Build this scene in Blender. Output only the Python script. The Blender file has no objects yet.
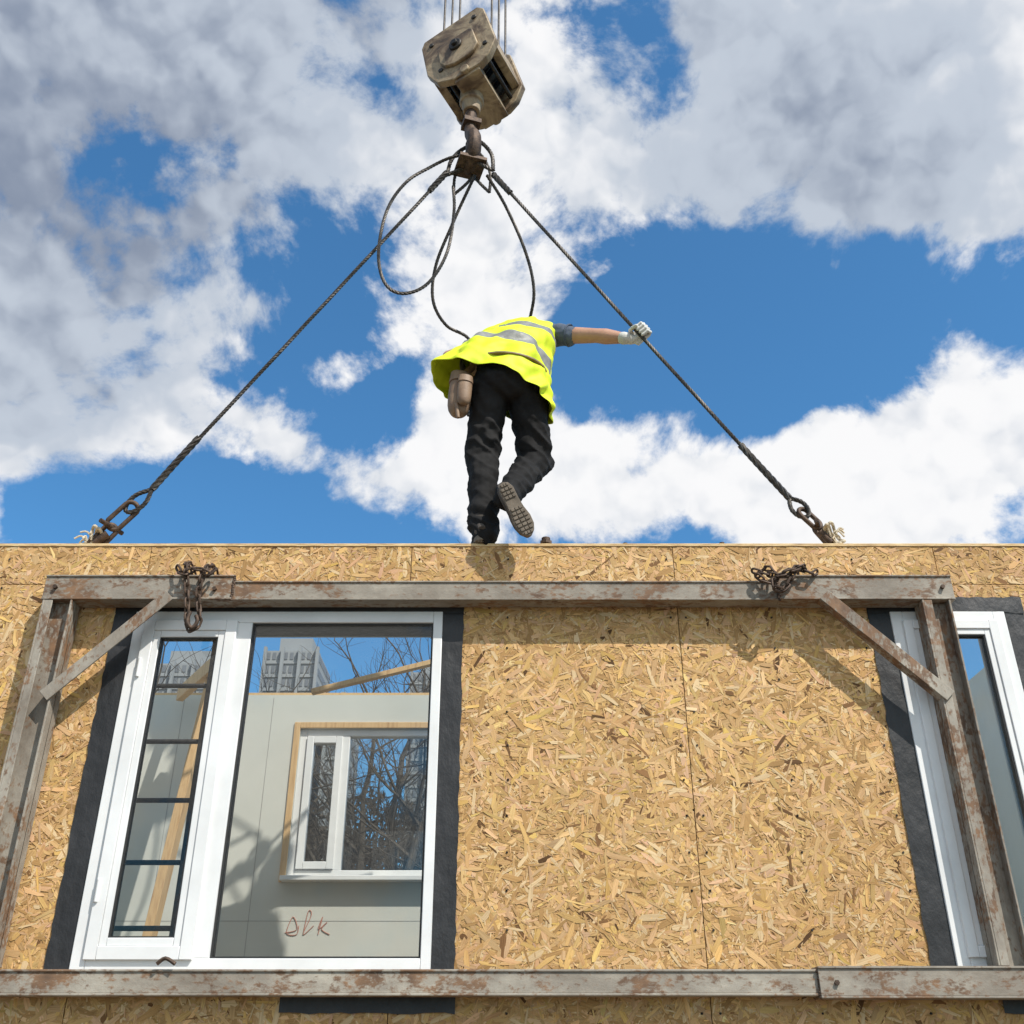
import bpy, math, random
import numpy as np
from mathutils import Vector, Matrix, noise
random.seed(7); rng = np.random.default_rng(7)
sc = bpy.context.scene
V = Vector

# ------------------------------------------------------------------ helpers
def link(o): sc.collection.objects.link(o); return o
def empty(name, loc=(0,0,0)):
    e = bpy.data.objects.new(name, None); e.location = loc; e.empty_display_size = .2
    return link(e)
def parent(o, p):
    if p is not None:
        o.parent = p; o.matrix_parent_inverse = Matrix.Translation(-V(p.location))
def catmull(P, n=8):
    P = [V(p) for p in P]; out = []
    for i in range(len(P)-1):
        p0 = P[max(i-1,0)]; p1 = P[i]; p2 = P[i+1]; p3 = P[min(i+2,len(P)-1)]
        for k in range(n):
            t = k/n
            out.append(.5*((2*p1)+(p2-p0)*t+(2*p0-5*p1+4*p2-p3)*t*t+(3*p1-p0-3*p2+p3)*t**3))
    out.append(P[-1]); return out
def frames(pts, closed=False, side=None):
    n = len(pts); T = []
    for i in range(n):
        if closed: d = pts[(i+1)%n]-pts[i-1]
        else: d = pts[min(i+1,n-1)]-pts[max(i-1,0)]
        T.append(d.normalized() if d.length>1e-9 else V((0,0,1)))
    fr = []
    if side is None:
        a = V((0,1,0)) if abs(T[0].y)<.9 else V((1,0,0))
        nn = (a-T[0]*a.dot(T[0])).normalized()
    else: nn = (V(side)-T[0]*V(side).dot(T[0])).normalized()
    for i in range(n):
        nn = (nn-T[i]*nn.dot(T[i]))
        nn = nn.normalized() if nn.length>1e-6 else V((1,0,0))
        fr.append((nn.copy(), T[i].cross(nn).normalized()))
    return fr
class MB:
    def __init__(s): s.v=[]; s.f=[]; s.m=[]; s.sm=[]
    def add(s, vs, fs, mi=0, sm=True):
        o=len(s.v); s.v += [tuple(v) for v in vs]
        for f in fs: s.f.append([i+o for i in f]); s.m.append(mi); s.sm.append(sm)
        return s
    def box(s,x0,x1,y0,y1,z0,z1,mi=0):
        vs=[(x0,y0,z0),(x1,y0,z0),(x1,y1,z0),(x0,y1,z0),(x0,y0,z1),(x1,y0,z1),(x1,y1,z1),(x0,y1,z1)]
        return s.add(vs,[(3,2,1,0),(4,5,6,7),(0,1,5,4),(1,2,6,5),(2,3,7,6),(3,0,4,7)],mi,False)
    def obox(s,c,ax,h,mi=0):
        c=V(c); ax=[V(a).normalized() for a in ax]; vs=[]
        for k in (-1,1):
            for (i,j) in ((-1,-1),(1,-1),(1,1),(-1,1)):
                vs.append(c+ax[0]*h[0]*i+ax[1]*h[1]*j+ax[2]*h[2]*k)
        return s.add(vs,[(3,2,1,0),(4,5,6,7),(0,1,5,4),(1,2,6,5),(2,3,7,6),(3,0,4,7)],mi,False)
    def beam(s,p0,p1,w,h,mi=0,up=(0,1,0)):
        p0=V(p0);p1=V(p1);d=(p1-p0).normalized();u=V(up);u=(u-d*u.dot(d)).normalized()
        return s.obox((p0+p1)/2,(d,d.cross(u),u),((p1-p0).length/2,w/2,h/2),mi)
    def tube(s,pts,rad,seg=8,mi=0,closed=False,cap=True,side=None,rad2=None):
        pts=[V(p) for p in pts]; n=len(pts)
        if not hasattr(rad,'__len__'): rad=[rad]*n
        if rad2 is None: rad2=rad
        elif not hasattr(rad2,'__len__'): rad2=[rad2]*n
        fr=frames(pts,closed,side); vs=[]; fs=[]
        for i in range(n):
            a,b=fr[i]
            for k in range(seg):
                t=2*math.pi*k/seg; vs.append(pts[i]+a*math.cos(t)*rad[i]+b*math.sin(t)*rad2[i])
        for i in range(n if closed else n-1):
            j=(i+1)%n
            for k in range(seg):
                l=(k+1)%seg; fs.append((i*seg+k,i*seg+l,j*seg+l,j*seg+k))
        if cap and not closed:
            fs.append(tuple(range(seg-1,-1,-1))); fs.append(tuple((n-1)*seg+k for k in range(seg)))
        return s.add(vs,fs,mi)
    def cyl(s,p0,p1,r,seg=16,mi=0): return s.tube([p0,p1],r,seg,mi)
    def sphere(s,c,r,mi=0,seg=14,rings=9,axes=None):
        c=V(c)
        if not hasattr(r,'__len__'): r=(r,r,r)
        ax=[V(a).normalized() for a in axes] if axes else [V((1,0,0)),V((0,1,0)),V((0,0,1))]
        vs=[c-ax[2]*r[2]]
        for i in range(1,rings):
            ph=-math.pi/2+math.pi*i/rings
            for k in range(seg):
                t=2*math.pi*k/seg
                vs.append(c+ax[0]*r[0]*math.cos(ph)*math.cos(t)+ax[1]*r[1]*math.cos(ph)*math.sin(t)+ax[2]*r[2]*math.sin(ph))
        vs.append(c+ax[2]*r[2]); fs=[]; L=len(vs)-1
        for k in range(seg):
            l=(k+1)%seg; fs.append((0,1+l,1+k)); fs.append((L,1+(rings-2)*seg+k,1+(rings-2)*seg+l))
            for i in range(rings-2):
                fs.append((1+i*seg+k,1+i*seg+l,1+(i+1)*seg+l,1+(i+1)*seg+k))
        return s.add(vs,fs,mi)
    def prism(s,poly,o,ux,uy,n,d,mi=0):
        o=V(o);ux=V(ux);uy=V(uy);n=V(n); N=len(poly)
        vs=[o+ux*p[0]+uy*p[1]-n*d/2 for p in poly]+[o+ux*p[0]+uy*p[1]+n*d/2 for p in poly]
        fs=[tuple(range(N-1,-1,-1)),tuple(range(N,2*N))]+[(i,(i+1)%N,N+(i+1)%N,N+i) for i in range(N)]
        return s.add(vs,fs,mi,False)
    def limb(s,pts,rad,mi=0,seg=14):
        pts=[V(p) for p in pts]; s.tube(pts,rad,seg,mi)
        for p,r in zip(pts,rad): s.sphere(p,r*.995,mi)
        return s
    def rope(s,pts,r,strands=4,pitch=.1,mi=0,seg=5,step=.014):
        pts=[V(p) for p in pts]; L=[0]
        for a,b in zip(pts,pts[1:]): L.append(L[-1]+(b-a).length)
        n=max(4,int(L[-1]/step)); P=[];j=0
        for i in range(n+1):
            d=L[-1]*i/n
            while j<len(L)-2 and L[j+1]<d: j+=1
            t=(d-L[j])/max(1e-9,L[j+1]-L[j]); P.append(pts[j].lerp(pts[j+1],min(1,t)))
        fr=frames(P); sr=r*.52
        for k in range(strands):
            Q=[]
            for i,p in enumerate(P):
                t=2*math.pi*(k/strands+(L[-1]*i/n)/pitch); a,b=fr[i]
                Q.append(p+(a*math.cos(t)+b*math.sin(t))*(r-sr))
            s.tube(Q,sr,seg,mi)
        return s
    def obj(s,name,mats,par=None,bevel=0,recalc=True):
        me=bpy.data.meshes.new(name); me.from_pydata(s.v,[],s.f)
        if not isinstance(mats,(list,tuple)): mats=[mats]
        for m in mats: me.materials.append(m)
        me.polygons.foreach_set('material_index',s.m); me.polygons.foreach_set('use_smooth',s.sm)
        if recalc:
            import bmesh
            bm=bmesh.new(); bm.from_mesh(me); bmesh.ops.recalc_face_normals(bm,faces=bm.faces); bm.to_mesh(me); bm.free()
        try: me.set_sharp_from_angle(angle=math.radians(50))
        except Exception: pass
        o=link(bpy.data.objects.new(name,me)); parent(o,par)
        if bevel:
            b=o.modifiers.new('bevel','BEVEL'); b.width=bevel; b.segments=2; b.limit_method='ANGLE'
        return o

# ------------------------------------------------------------------ materials
def nodes(name):
    m=bpy.data.materials.new(name); m.use_nodes=True; nt=m.node_tree
    return m,nt,nt.nodes['Principled BSDF']
def ramp(nt,fac,stops):
    r=nt.nodes.new('ShaderNodeValToRGB'); e=r.color_ramp.elements
    while len(e)<len(stops): e.new(.5)
    for i,(p,c) in enumerate(stops): e[i].position=p; e[i].color=(*c,1)
    nt.links.new(fac,r.inputs[0]); return r.outputs[0]
def nz(nt,vec,scale,detail=4,rough=.55,dist=0):
    n=nt.nodes.new('ShaderNodeTexNoise'); n.inputs['Scale'].default_value=scale; n.inputs['Detail'].default_value=detail
    n.inputs['Roughness'].default_value=rough; n.inputs['Distortion'].default_value=dist
    if vec is not None: nt.links.new(vec,n.inputs['Vector'])
    return n.outputs['Fac']
def ocoord(nt,stretch=(1,1,1)):
    t=nt.nodes.new('ShaderNodeTexCoord'); mp=nt.nodes.new('ShaderNodeMapping'); mp.inputs['Scale'].default_value=stretch
    nt.links.new(t.outputs['Object'],mp.inputs['Vector']); return mp.outputs['Vector']
def mixc(nt,fac,a,b,mode='MIX'):
    m=nt.nodes.new('ShaderNodeMix'); m.data_type='RGBA'; m.blend_type=mode
    for inp,x in ((0,fac),(6,a),(7,b)):
        if isinstance(x,(int,float)): m.inputs[inp].default_value=x
        elif isinstance(x,tuple): m.inputs[inp].default_value=(*x,1)
        else: nt.links.new(x,m.inputs[inp])
    return m.outputs[2]
def math_(nt,op,a,b=0.,c=None,clamp=False):
    m=nt.nodes.new('ShaderNodeMath'); m.operation=op; m.use_clamp=clamp
    for i,x in enumerate((a,b,c)):
        if x is None: continue
        if isinstance(x,(int,float)): m.inputs[i].default_value=x
        else: nt.links.new(x,m.inputs[i])
    return m.outputs[0]
def bump(nt,b,h,strength=.3,dist=.01):
    n=nt.nodes.new('ShaderNodeBump'); n.inputs['Strength'].default_value=strength; n.inputs['Distance'].default_value=dist
    nt.links.new(h,n.inputs['Height']); nt.links.new(n.outputs[0],b.inputs['Normal'])
def nmat(name,stops,scale=5,rough=.7,metal=0,stretch=(1,1,1),bs=None,bst=.3,bd=.005,detail=6,dist=0,spec=.5):
    m,nt,b=nodes(name); v=ocoord(nt,stretch); f=nz(nt,v,scale,detail,.6,dist)
    nt.links.new(ramp(nt,f,stops),b.inputs['Base Color']); b.inputs['Roughness'].default_value=rough; b.inputs['Metallic'].default_value=metal
    b.inputs['Specular IOR Level'].default_value=spec
    bump(nt,b,nz(nt,v,bs or scale*4,5),bst,bd); return m

M_white=nmat('white_pvc',[(.3,(.68,.68,.67)),(.65,(.80,.80,.79))],3,.35,bst=.03)
M_gasket=nmat('rubber_gasket',[(.3,(.015,.015,.016)),(.7,(.03,.03,.03))],20,.6)
M_memb=nmat('black_membrane',[(.3,(.010,.010,.011)),(.7,(.030,.030,.032))],7,.5,stretch=(1,1,.6),bs=14,bst=.8,bd=.012)
M_pine=nmat('pine_timber',[(.3,(.50,.30,.13)),(.5,(.62,.41,.20)),(.75,(.40,.22,.09))],3,.75,stretch=(14,14,1),bs=30)
M_plaster=nmat('plasterboard',[(.3,(.52,.52,.47)),(.7,(.62,.615,.56))],1.2,.9,bs=60,bst=.05)
M_conc=nmat('concrete',[(.3,(.22,.21,.20)),(.7,(.36,.35,.33))],3,.9,bs=40,bst=.4)
M_dark=nmat('dark_steel',[(.35,(.02,.019,.018)),(.7,(.07,.06,.05))],30,.55,.6)
M_wire=nmat('wire_rope_steel',[(.35,(.035,.03,.027)),(.7,(.11,.095,.08))],40,.5,.5)
M_chain=nmat('rusty_chain',[(.35,(.045,.028,.02)),(.7,(.14,.09,.06))],40,.65,.4)
M_rag=nmat('rope_fibre',[(.3,(.45,.36,.24)),(.7,(.72,.64,.50))],30,.9,bst=.8)
M_block=nmat('worn_block_paint',[(.30,(.03,.02,.014)),(.42,(.15,.10,.06)),(.55,(.38,.29,.18)),(.70,(.12,.08,.045))],5,.6,.1,bs=30,bst=.5,dist=.8,detail=9)
M_ground=nmat('dirt',[(.3,(.10,.08,.06)),(.7,(.22,.18,.13))],.8,.95,bs=8,bst=.6,bd=.05)
M_bark=nmat('bark',[(.3,(.035,.026,.02)),(.7,(.10,.08,.06))],8,.9)
M_leafm=nmat('dark_brush',[(.3,(.022,.017,.012)),(.7,(.085,.062,.042))],.6,.8)
M_tower=nmat('tower_concrete',[(.3,(.25,.265,.28)),(.7,(.31,.325,.34))],.1,.8)  # concrete made paler, with distance haze painted into its colour
M_twin=nmat('tower_windows',[(.3,(.14,.155,.18)),(.7,(.19,.205,.23))],.3,.4)  # panes lightened towards the wall tone to paint in the same haze
M_red=nmat('red_marker',[(.3,(.4,.16,.11)),(.7,(.5,.22,.16))],9,.7)

def frame_steel(name,stretch,lo,hi):
    m,nt,b=nodes(name); v=ocoord(nt,stretch)
    paint=ramp(nt,nz(nt,v,3.2,9,.72),[(.3,(.15,.12,.09)),(.5,(.28,.245,.20)),(.68,(.44,.40,.33))])
    rust=ramp(nt,nz(nt,v,18,5),[(.3,(.085,.042,.022)),(.7,(.25,.13,.06))])
    f=nz(nt,v,4,11,.78,.4); f2=nz(nt,v,60,4)
    s=math_(nt,'ADD',math_(nt,'MULTIPLY',f,.75),math_(nt,'MULTIPLY',f2,.3))
    mask=ramp(nt,s,[(lo,(0,0,0)),(hi,(.9,.9,.9))])
    nt.links.new(mixc(nt,mask,paint,rust),b.inputs['Base Color']); b.inputs['Roughness'].default_value=.75
    bump(nt,b,s,.7,.006); return m
M_fh=frame_steel('rusty_frame_h',(.6,1,1),.515,.575); M_fv=frame_steel('rusty_frame_v',(1,1,.6),.53,.585)

def osb_flake():
    m,nt,b=nodes('osb_strands')
    a=nt.nodes.new('ShaderNodeAttribute'); a.attribute_name='fcol'
    g=nt.nodes.new('ShaderNodeAttribute'); g.attribute_name='fuv'
    mp=nt.nodes.new('ShaderNodeMapping'); mp.inputs['Scale'].default_value=(9,260,40); nt.links.new(g.outputs['Vector'],mp.inputs['Vector'])
    gr=nz(nt,mp.outputs[0],1,4,.6); gc=ramp(nt,gr,[(.3,(.74,.69,.62)),(.55,(1,1,1)),(.8,(1.0,.98,.95))])
    big=ramp(nt,nz(nt,ocoord(nt),.8,7,.6),[(.32,(.76,.73,.70)),(.5,(.94,.93,.92)),(.66,(1,1,1))])
    c=mixc(nt,1.,a.outputs['Color'],gc,'MULTIPLY'); c=mixc(nt,1.,c,big,'MULTIPLY')
    nt.links.new(c,b.inputs['Base Color']); b.inputs['Roughness'].default_value=.72
    b.inputs['Specular IOR Level'].default_value=.2
    bump(nt,b,gr,.25,.002); return m
M_osbf=osb_flake()
M_osb=nmat('osb_core',[(.3,(.30,.165,.065)),(.5,(.50,.29,.11)),(.7,(.62,.39,.17))],30,.8,stretch=(1,1,2),bs=90,bst=.5)
M_osbedge=nmat('osb_edge',[(.3,(.36,.22,.10)),(.5,(.66,.46,.23)),(.7,(.76,.58,.33))],30,.8,stretch=(.4,1,3),bs=90,bst=.5)

def glass():
    m,nt,b=nodes('window_glass'); nt.nodes.remove(b); out=nt.nodes['Material Output']
    t=nt.nodes.new('ShaderNodeBsdfTransparent'); t.inputs[0].default_value=(.91,.92,.91,1)
    g=nt.nodes.new('ShaderNodeBsdfGlossy'); g.inputs['Roughness'].default_value=.01
    fr=nt.nodes.new('ShaderNodeFresnel'); fr.inputs[0].default_value=1.45
    mx=nt.nodes.new('ShaderNodeMixShader')
    nt.links.new(math_(nt,'MULTIPLY_ADD',fr.outputs[0],.8,.0,clamp=True),mx.inputs[0])
    nt.links.new(t.outputs[0],mx.inputs[1]); nt.links.new(g.outputs[0],mx.inputs[2]); nt.links.new(mx.outputs[0],out.inputs[0]); return m
M_glass=glass()

# ------------------------------------------------------------------ dimensions
WT=3.83; WB=1.05; XL=-3.1; XR=3.1; WTH=.22
WIN1=(-1.74,-.32,1.95,3.475); WIN2=(1.75,2.28,1.95,3.475)
def inset(w,d): return (w[0]+d,w[1]-d,w[2]+d,w[3]-d)
OP=[inset(WIN1,.03),inset(WIN2,.03)]

house=empty('modular_osb_house',(0,1.2,WB))
def wall_boxes(mb,x0,x1,y0,y1,z0,z1,ops,mi=0):
    xs=sorted(ops,key=lambda o:o[0]); cur=x0
    for o in xs:
        mb.box(cur,o[0],y0,y1,z0,z1,mi); mb.box(o[0],o[1],y0,y1,z0,o[2],mi); mb.box(o[0],o[1],y0,y1,o[3],z1,mi); cur=o[1]
    mb.box(cur,x1,y0,y1,z0,z1,mi)
mb=MB()
cols=[XL,-1.73,-.48,.77,2.02,XR]; sheets=[]
core=MB(); wall_boxes(core,XL+.002,XR-.002,.014,WTH,WB,WT-.03,OP); core.obj('front_wall_core',M_memb,house)
for a,b_ in zip(cols,cols[1:]):
    for (z0,z1) in ((WB,3.618),(3.621,WT-.012)):
        sheets.append((a+.0018,b_-.0018,z0,z1))
def clip_rects(r,ops):
    rs=[r]
    for o in ops:
        n=[]
        for (a,b_,c,d) in rs:
            if b_<=o[0] or a>=o[1] or d<=o[2] or c>=o[3]: n.append((a,b_,c,d)); continue
            if a<o[0]: n.append((a,o[0],c,d))
            if b_>o[1]: n.append((o[1],b_,c,d))
            a2=max(a,o[0]); b2=min(b_,o[1])
            if c<o[2]: n.append((a2,b2,c,o[2]))
            if d>o[3]: n.append((a2,b2,o[3],d))
        rs=n
    return rs
for s_ in sheets:
    for r in clip_rects(s_,OP): mb.box(r[0],r[1],0,.013,r[2],r[3])
mb.obj('osb_sheets',M_osb,house)
def flakes(rects,name,y_face,par,dens=4800):
    VX=[];COL=[];UV=[]
    for rc in rects:
        x0,x1,z0,z1=rc; n=int((x1-x0)*(z1-z0)*dens)
        cx=rng.uniform(x0,x1,n); cz=rng.uniform(z0,z1,n)
        small=rng.random(n)<.58
        ln=np.where(small,rng.uniform(.007,.04,n),rng.uniform(.028,.115,n))/2; wd=np.where(small,rng.uniform(.002,.008,n),rng.uniform(.004,.023,n))/2
        th=rng.normal(0,.75,n)+np.where(rng.random(n)<.5,0,np.pi/2)
        tmpl=np.array([(-1,-.5),(-.6,-1),(.55,-1),(1,-.4),(.95,.6),(.5,1),(-.6,1),(-.95,.55)])
        t=tmpl[None]+rng.uniform(-.3,.3,(n,8,2))*np.array([.7,1.])
        lx=t[:,:,0]*ln[:,None]; lz=t[:,:,1]*wd[:,None]
        lz=lz+ (rng.normal(0,.35,n)*wd)[:,None]*(t[:,:,0]**2)
        X=cx[:,None]+lx*np.cos(th)[:,None]-lz*np.sin(th)[:,None]; Z=cz[:,None]+lx*np.sin(th)[:,None]+lz*np.cos(th)[:,None]
        depth=rng.uniform(.0006,.0030,n)
        Y=y_face-depth[:,None]+lx*rng.normal(0,.006,n)[:,None]+lz*rng.normal(0,.03,n)[:,None]
        Y=np.clip(Y,y_face-.0042,y_face-.0003)
        X=np.clip(X,x0,x1); Z=np.clip(Z,z0,z1)
        VX.append(np.stack([X,Y,Z],-1))
        base=np.array([.65,.415,.190])[None]*np.exp(rng.normal(0,.13,n))[:,None]
        base*=np.stack([np.ones(n),1+rng.normal(0,.035,n),1+rng.normal(0,.13,n)],-1)
        k=rng.random(n)
        lt=k<.10; base[lt]=np.array([.77,.57,.33])*rng.uniform(.88,1.06,(lt.sum(),1))
        dk=k>.972; base[dk]=np.array([.23,.12,.05])*rng.uniform(.45,1.4,(dk.sum(),1))
        md=(k>.82)&(k<=.972); base[md]=np.array([.48,.285,.115])*rng.uniform(.8,1.2,(md.sum(),1))
        base=np.clip(base,0,.85)
        COL.append(np.repeat(np.concatenate([base,np.ones((n,1))],1)[:,None],8,1))
        UV.append(np.stack([lx,lz,np.repeat(rng.uniform(0,50,n)[:,None],8,1)],-1))
    P=np.concatenate(VX).reshape(-1,3); C=np.concatenate(COL).reshape(-1,4); U=np.concatenate(UV).reshape(-1,3)
    nf=len(P)//8; me=bpy.data.meshes.new(name)
    me.vertices.add(len(P)); me.vertices.foreach_set('co',P.ravel())
    me.loops.add(len(P)); me.loops.foreach_set('vertex_index',np.arange(len(P)))
    me.polygons.add(nf); me.polygons.foreach_set('loop_start',np.arange(nf)*8); me.polygons.foreach_set('loop_total',np.full(nf,8))
    me.update(calc_edges=True)
    me.attributes.new('fcol','FLOAT_COLOR','POINT').data.foreach_set('color',C.ravel().astype(np.float32))
    me.attributes.new('fuv','FLOAT_VECTOR','POINT').data.foreach_set('vector',U.ravel().astype(np.float32))
    me.materials.append(M_osbf); o=link(bpy.data.objects.new(name,me)); parent(o,par); return o
rects=[]
for s_ in sheets: rects+=clip_rects(s_,OP)
flakes(rects,'osb_strands',0,house)
t=MB(); t.box(XL,XR,-.006,WTH+.01,WT-.0115,WT+.004); t.obj('top_plate',M_osbedge,house,.002)
mm=MB()
def strip(x0,x1,z0,z1,y=-.0065):
    n=max(2,int(max(x1-x0,z1-z0)/.04)); vs=[];fs=[]
    vert=(z1-z0)>(x1-x0)
    for i in range(n+1):
        t_=i/n; e1=random.uniform(-.004,.004); e2=random.uniform(-.004,.004)
        for k in range(3):
            w=k/2; yy=y-random.uniform(0,.003)
            if vert: vs.append((x0+(x1-x0)*w+(e1 if k==0 else e2 if k==2 else 0),yy,z0+(z1-z0)*t_))
            else: vs.append((x0+(x1-x0)*t_,yy,z0+(z1-z0)*w+(e1 if k==0 else e2 if k==2 else 0)))
    for i in range(n):
        for k in range(2):
            a=i*3+k; fs.append((a,a+1,a+4,a+3))
    mm.add(vs,fs,0)
for w in (WIN1,WIN2):
    strip(w[0]-.10,w[0]+.01,w[2]-.03,w[3]+.05); strip(w[1]-.01,w[1]+.095,w[2]-.06,w[3]+.05)
    strip(w[0]-.10,w[1]+.095,w[3]-.005,w[3]+.075,-.0105)
strip(-.90,-.22,1.80,1.86,-.0105); strip(1.9,2.38,1.80,1.86,-.0105)
mm.obj('window_membrane',M_memb,house)

# windows
def ring(mb,x0,x1,z0,z1,w,y0,y1,mi=0,wt=None):
    if not hasattr(w,'__len__'): w=(w,w,w,w)
    mb.box(x0,x0+w[0],y0,y1,z0,z1,mi); mb.box(x1-w[1],x1,y0,y1,z0,z1,mi)
    mb.box(x0+w[0],x1-w[1],y0,y1,z0,z0+w[2],mi); mb.box(x0+w[0],x1-w[1],y0,y1,z1-w[3],z1,mi)
def sash(mb,gb,x0,x1,z0,z1,w,yf,par):
    ring(mb,x0,x1,z0,z1,w*.62,yf,yf+.06); ring(mb,x0+w*.62,x1-w*.62,z0+w*.62,z1-w*.62,w*.38,yf+.007,yf+.055)
    ring(gb,x0+w,x1-w,z0+w,z1-w,.006,yf+.013,yf+.05)
    return (x0+w+.002,x1-w-.002,z0+w+.002,z1-w-.002)
wf=MB(); wg=MB(); gl=MB()
x0,x1,z0,z1=WIN1; Y=-.016
ring(wf,x0,x1,z0,z1,(.06,.042,.045,.055),Y,Y+.075)
wf.box(-1.265,-1.195,Y+.001,Y+.074,z0+.045,z1-.055)
g=sash(wf,wg,x0+.052,-1.26,z0+.038,z1-.048,.082,Y-.016,None); gl.box(g[0],g[1],Y+.01,Y+.014,g[2],g[3])
ring(wg,-1.195,x1-.042,z0+.045,z1-.055,.008,Y+.012,Y+.06); gl.box(-1.19,x1-.047,Y+.02,Y+.024,z0+.05,z1-.06)
wf.cyl((x0+.065,Y-.02,2.2),(x0+.065,Y-.02,2.29),.008); wf.cyl((x0+.065,Y-.02,3.15),(x0+.065,Y-.02,3.24),.008)
x0,x1,z0,z1=WIN2
ring(wf,x0,x1,z0,z1,.055,Y,Y+.075); g=sash(wf,wg,x0+.047,x1-.047,z0+.047,z1-.047,.070,Y-.016,None); gl.box(g[0],g[1],Y+.01,Y+.014,g[2],g[3])
BY=2.24; RW=(-1.40,-.42,2.66,3.60)
ring(wf,*RW,.045,BY+.02,BY+.09); wf.box(-1.12,-1.07,BY+.021,BY+.089,RW[2]+.045,RW[3]-.045)
ring(wf,RW[0]+.05,-1.115,RW[2]+.05,RW[3]-.05,.045,BY+.005,BY+.07)
gl.box(RW[0]+.095,-1.16,BY+.04,BY+.044,RW[2]+.095,RW[3]-.095); gl.box(-1.07,RW[1]-.045,BY+.05,BY+.054,RW[2]+.045,RW[3]-.045)
wf.box(RW[0]-.02,RW[1]+.02,BY-.09,BY+.02,RW[2]-.03,RW[2]-.002)
wf.obj('window_frames',M_white,house,.003); wg.obj('window_gaskets',M_gasket,house); gl.obj('window_panes',M_glass,house)
bw=MB(); wall_boxes(bw,XL,XR,BY,BY+.14,WB,WT,[RW]); bw.obj('rear_wall',M_plaster,house)
jm=MB()
for x in (-2.2,-1.6,.2,1.4,2.0): jm.box(x-.0015,x+.0015,BY-.0012,BY-.0004,WB,WT-.02)
jm.box(XL+.15,XR-.15,BY-.0012,BY-.0004,2.405,2.408)
jm.obj('board_joints',M_conc,house)
pt=MB(); pt.box(RW[0]-.04,RW[0]-.001,BY-.012,BY+.10,RW[2]-.03,RW[3]+.04); pt.box(RW[0],RW[1],BY-.012,BY+.10,RW[3]+.001,RW[3]+.04)
pt.box(XL,XR,BY+.01,BY+.13,WT+.001,WT+.02)
pt.obj('timber_trim',M_pine,house,.002)
sw=MB(); sw.box(XL,XL+.14,WTH+.001,BY-.001,WB,WT-.002); sw.box(XR-.14,XR,WTH+.001,BY-.001,WB,WT-.002)
sw.box(.62,.72,WTH+.001,BY-.001,WB,WT-.004); sw.obj('side_walls',M_plaster,house)
fl=MB(); fl.box(XL,XR,-.004,BY+.14,WB-.16,WB-.001); fl.obj('floor_deck',M_osbedge,house)
inn=MB(); wall_boxes(inn,XL+.14,XR-.14,WTH+.001,WTH+.014,WB,WT-.02,OP); inn.obj('front_wall_lining',M_plaster,house)
fd=MB()
for i in range(9): fd.box(-3.25+i*.73,-3.25+i*.73+.71,-.06,.44,-.3,.87); fd.box(-3.25+i*.73,-3.25+i*.73+.71,2.0,2.5,-.3,.87)
fd.obj('foundation_blocks',M_conc,house,.012)
tm=MB()
tm.beam((-1.86,1.75,4.02),(-2.02,1.45,1.2),.05,.10); tm.beam((-1.2,1.5,3.60),(-.2,1.5,3.86),.03,.045)
tm.beam((-1.0,WTH+.05,3.79),(-2.2,BY-.1,3.80),.045,.09,up=(0,0,1))
tm.obj('timber_braces',M_pine,house,.002)
sb=MB()
def scr(pts): sb.tube(catmull([(a,BY-.003,b_) for a,b_ in pts],6),.0025,5)
scr([(-1.37,2.34),(-1.30,2.36),(-1.33,2.43),(-1.36,2.34),(-1.30,2.33),(-1.29,2.38)]); scr([(-1.26,2.33),(-1.24,2.46),(-1.22,2.44),(-1.26,2.33),(-1.2,2.38)]); scr([(-1.17,2.33),(-1.15,2.43),(-1.17,2.36),(-1.12,2.40),(-1.15,2.36),(-1.10,2.33)])
sb.obj('marker_scribble',M_red,house)
bl=MB()
for x_,s_ in ((.165,1),(.55,.45),(1.02,.5)):
    bl.cyl((x_,.04,WT+.004),(x_,.04,WT+.004+.05*s_),.018*s_+.004,10); bl.cyl((x_,.04,WT+.004+.016*s_),(x_,.04,WT+.004+.03*s_),.032*s_,6)
bl.obj('anchor_bolts',M_chain,house)
nl=MB()
for x in (-2.4,-.44,-.02,.735,.805,1.2,1.62,2.42):
    z=1.2
    while z<WT-.05:
        if not any(o[0]-.05<x<o[1]+.05 and o[2]-.05<z<o[3]+.05 for o in OP):
            nl.cyl((x+random.uniform(-.006,.006),-.0058,z),(x,-.002,z),.0045,8)
        z+=.15
nl.obj('screw_heads',M_dark,house)

ld=empty('ladder',(-1.75,.8,WB)); l=MB()
for x in (-2.02,-1.60): l.box(x-.014,x+.014,.78,.84,WB,3.78)
z=1.3
while z<3.7: l.tube([(-2.008,.81,z),(-1.612,.81,z)],.013,10); z+=.30
l.obj('ladder_frame',M_dark,ld,.003)

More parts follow.
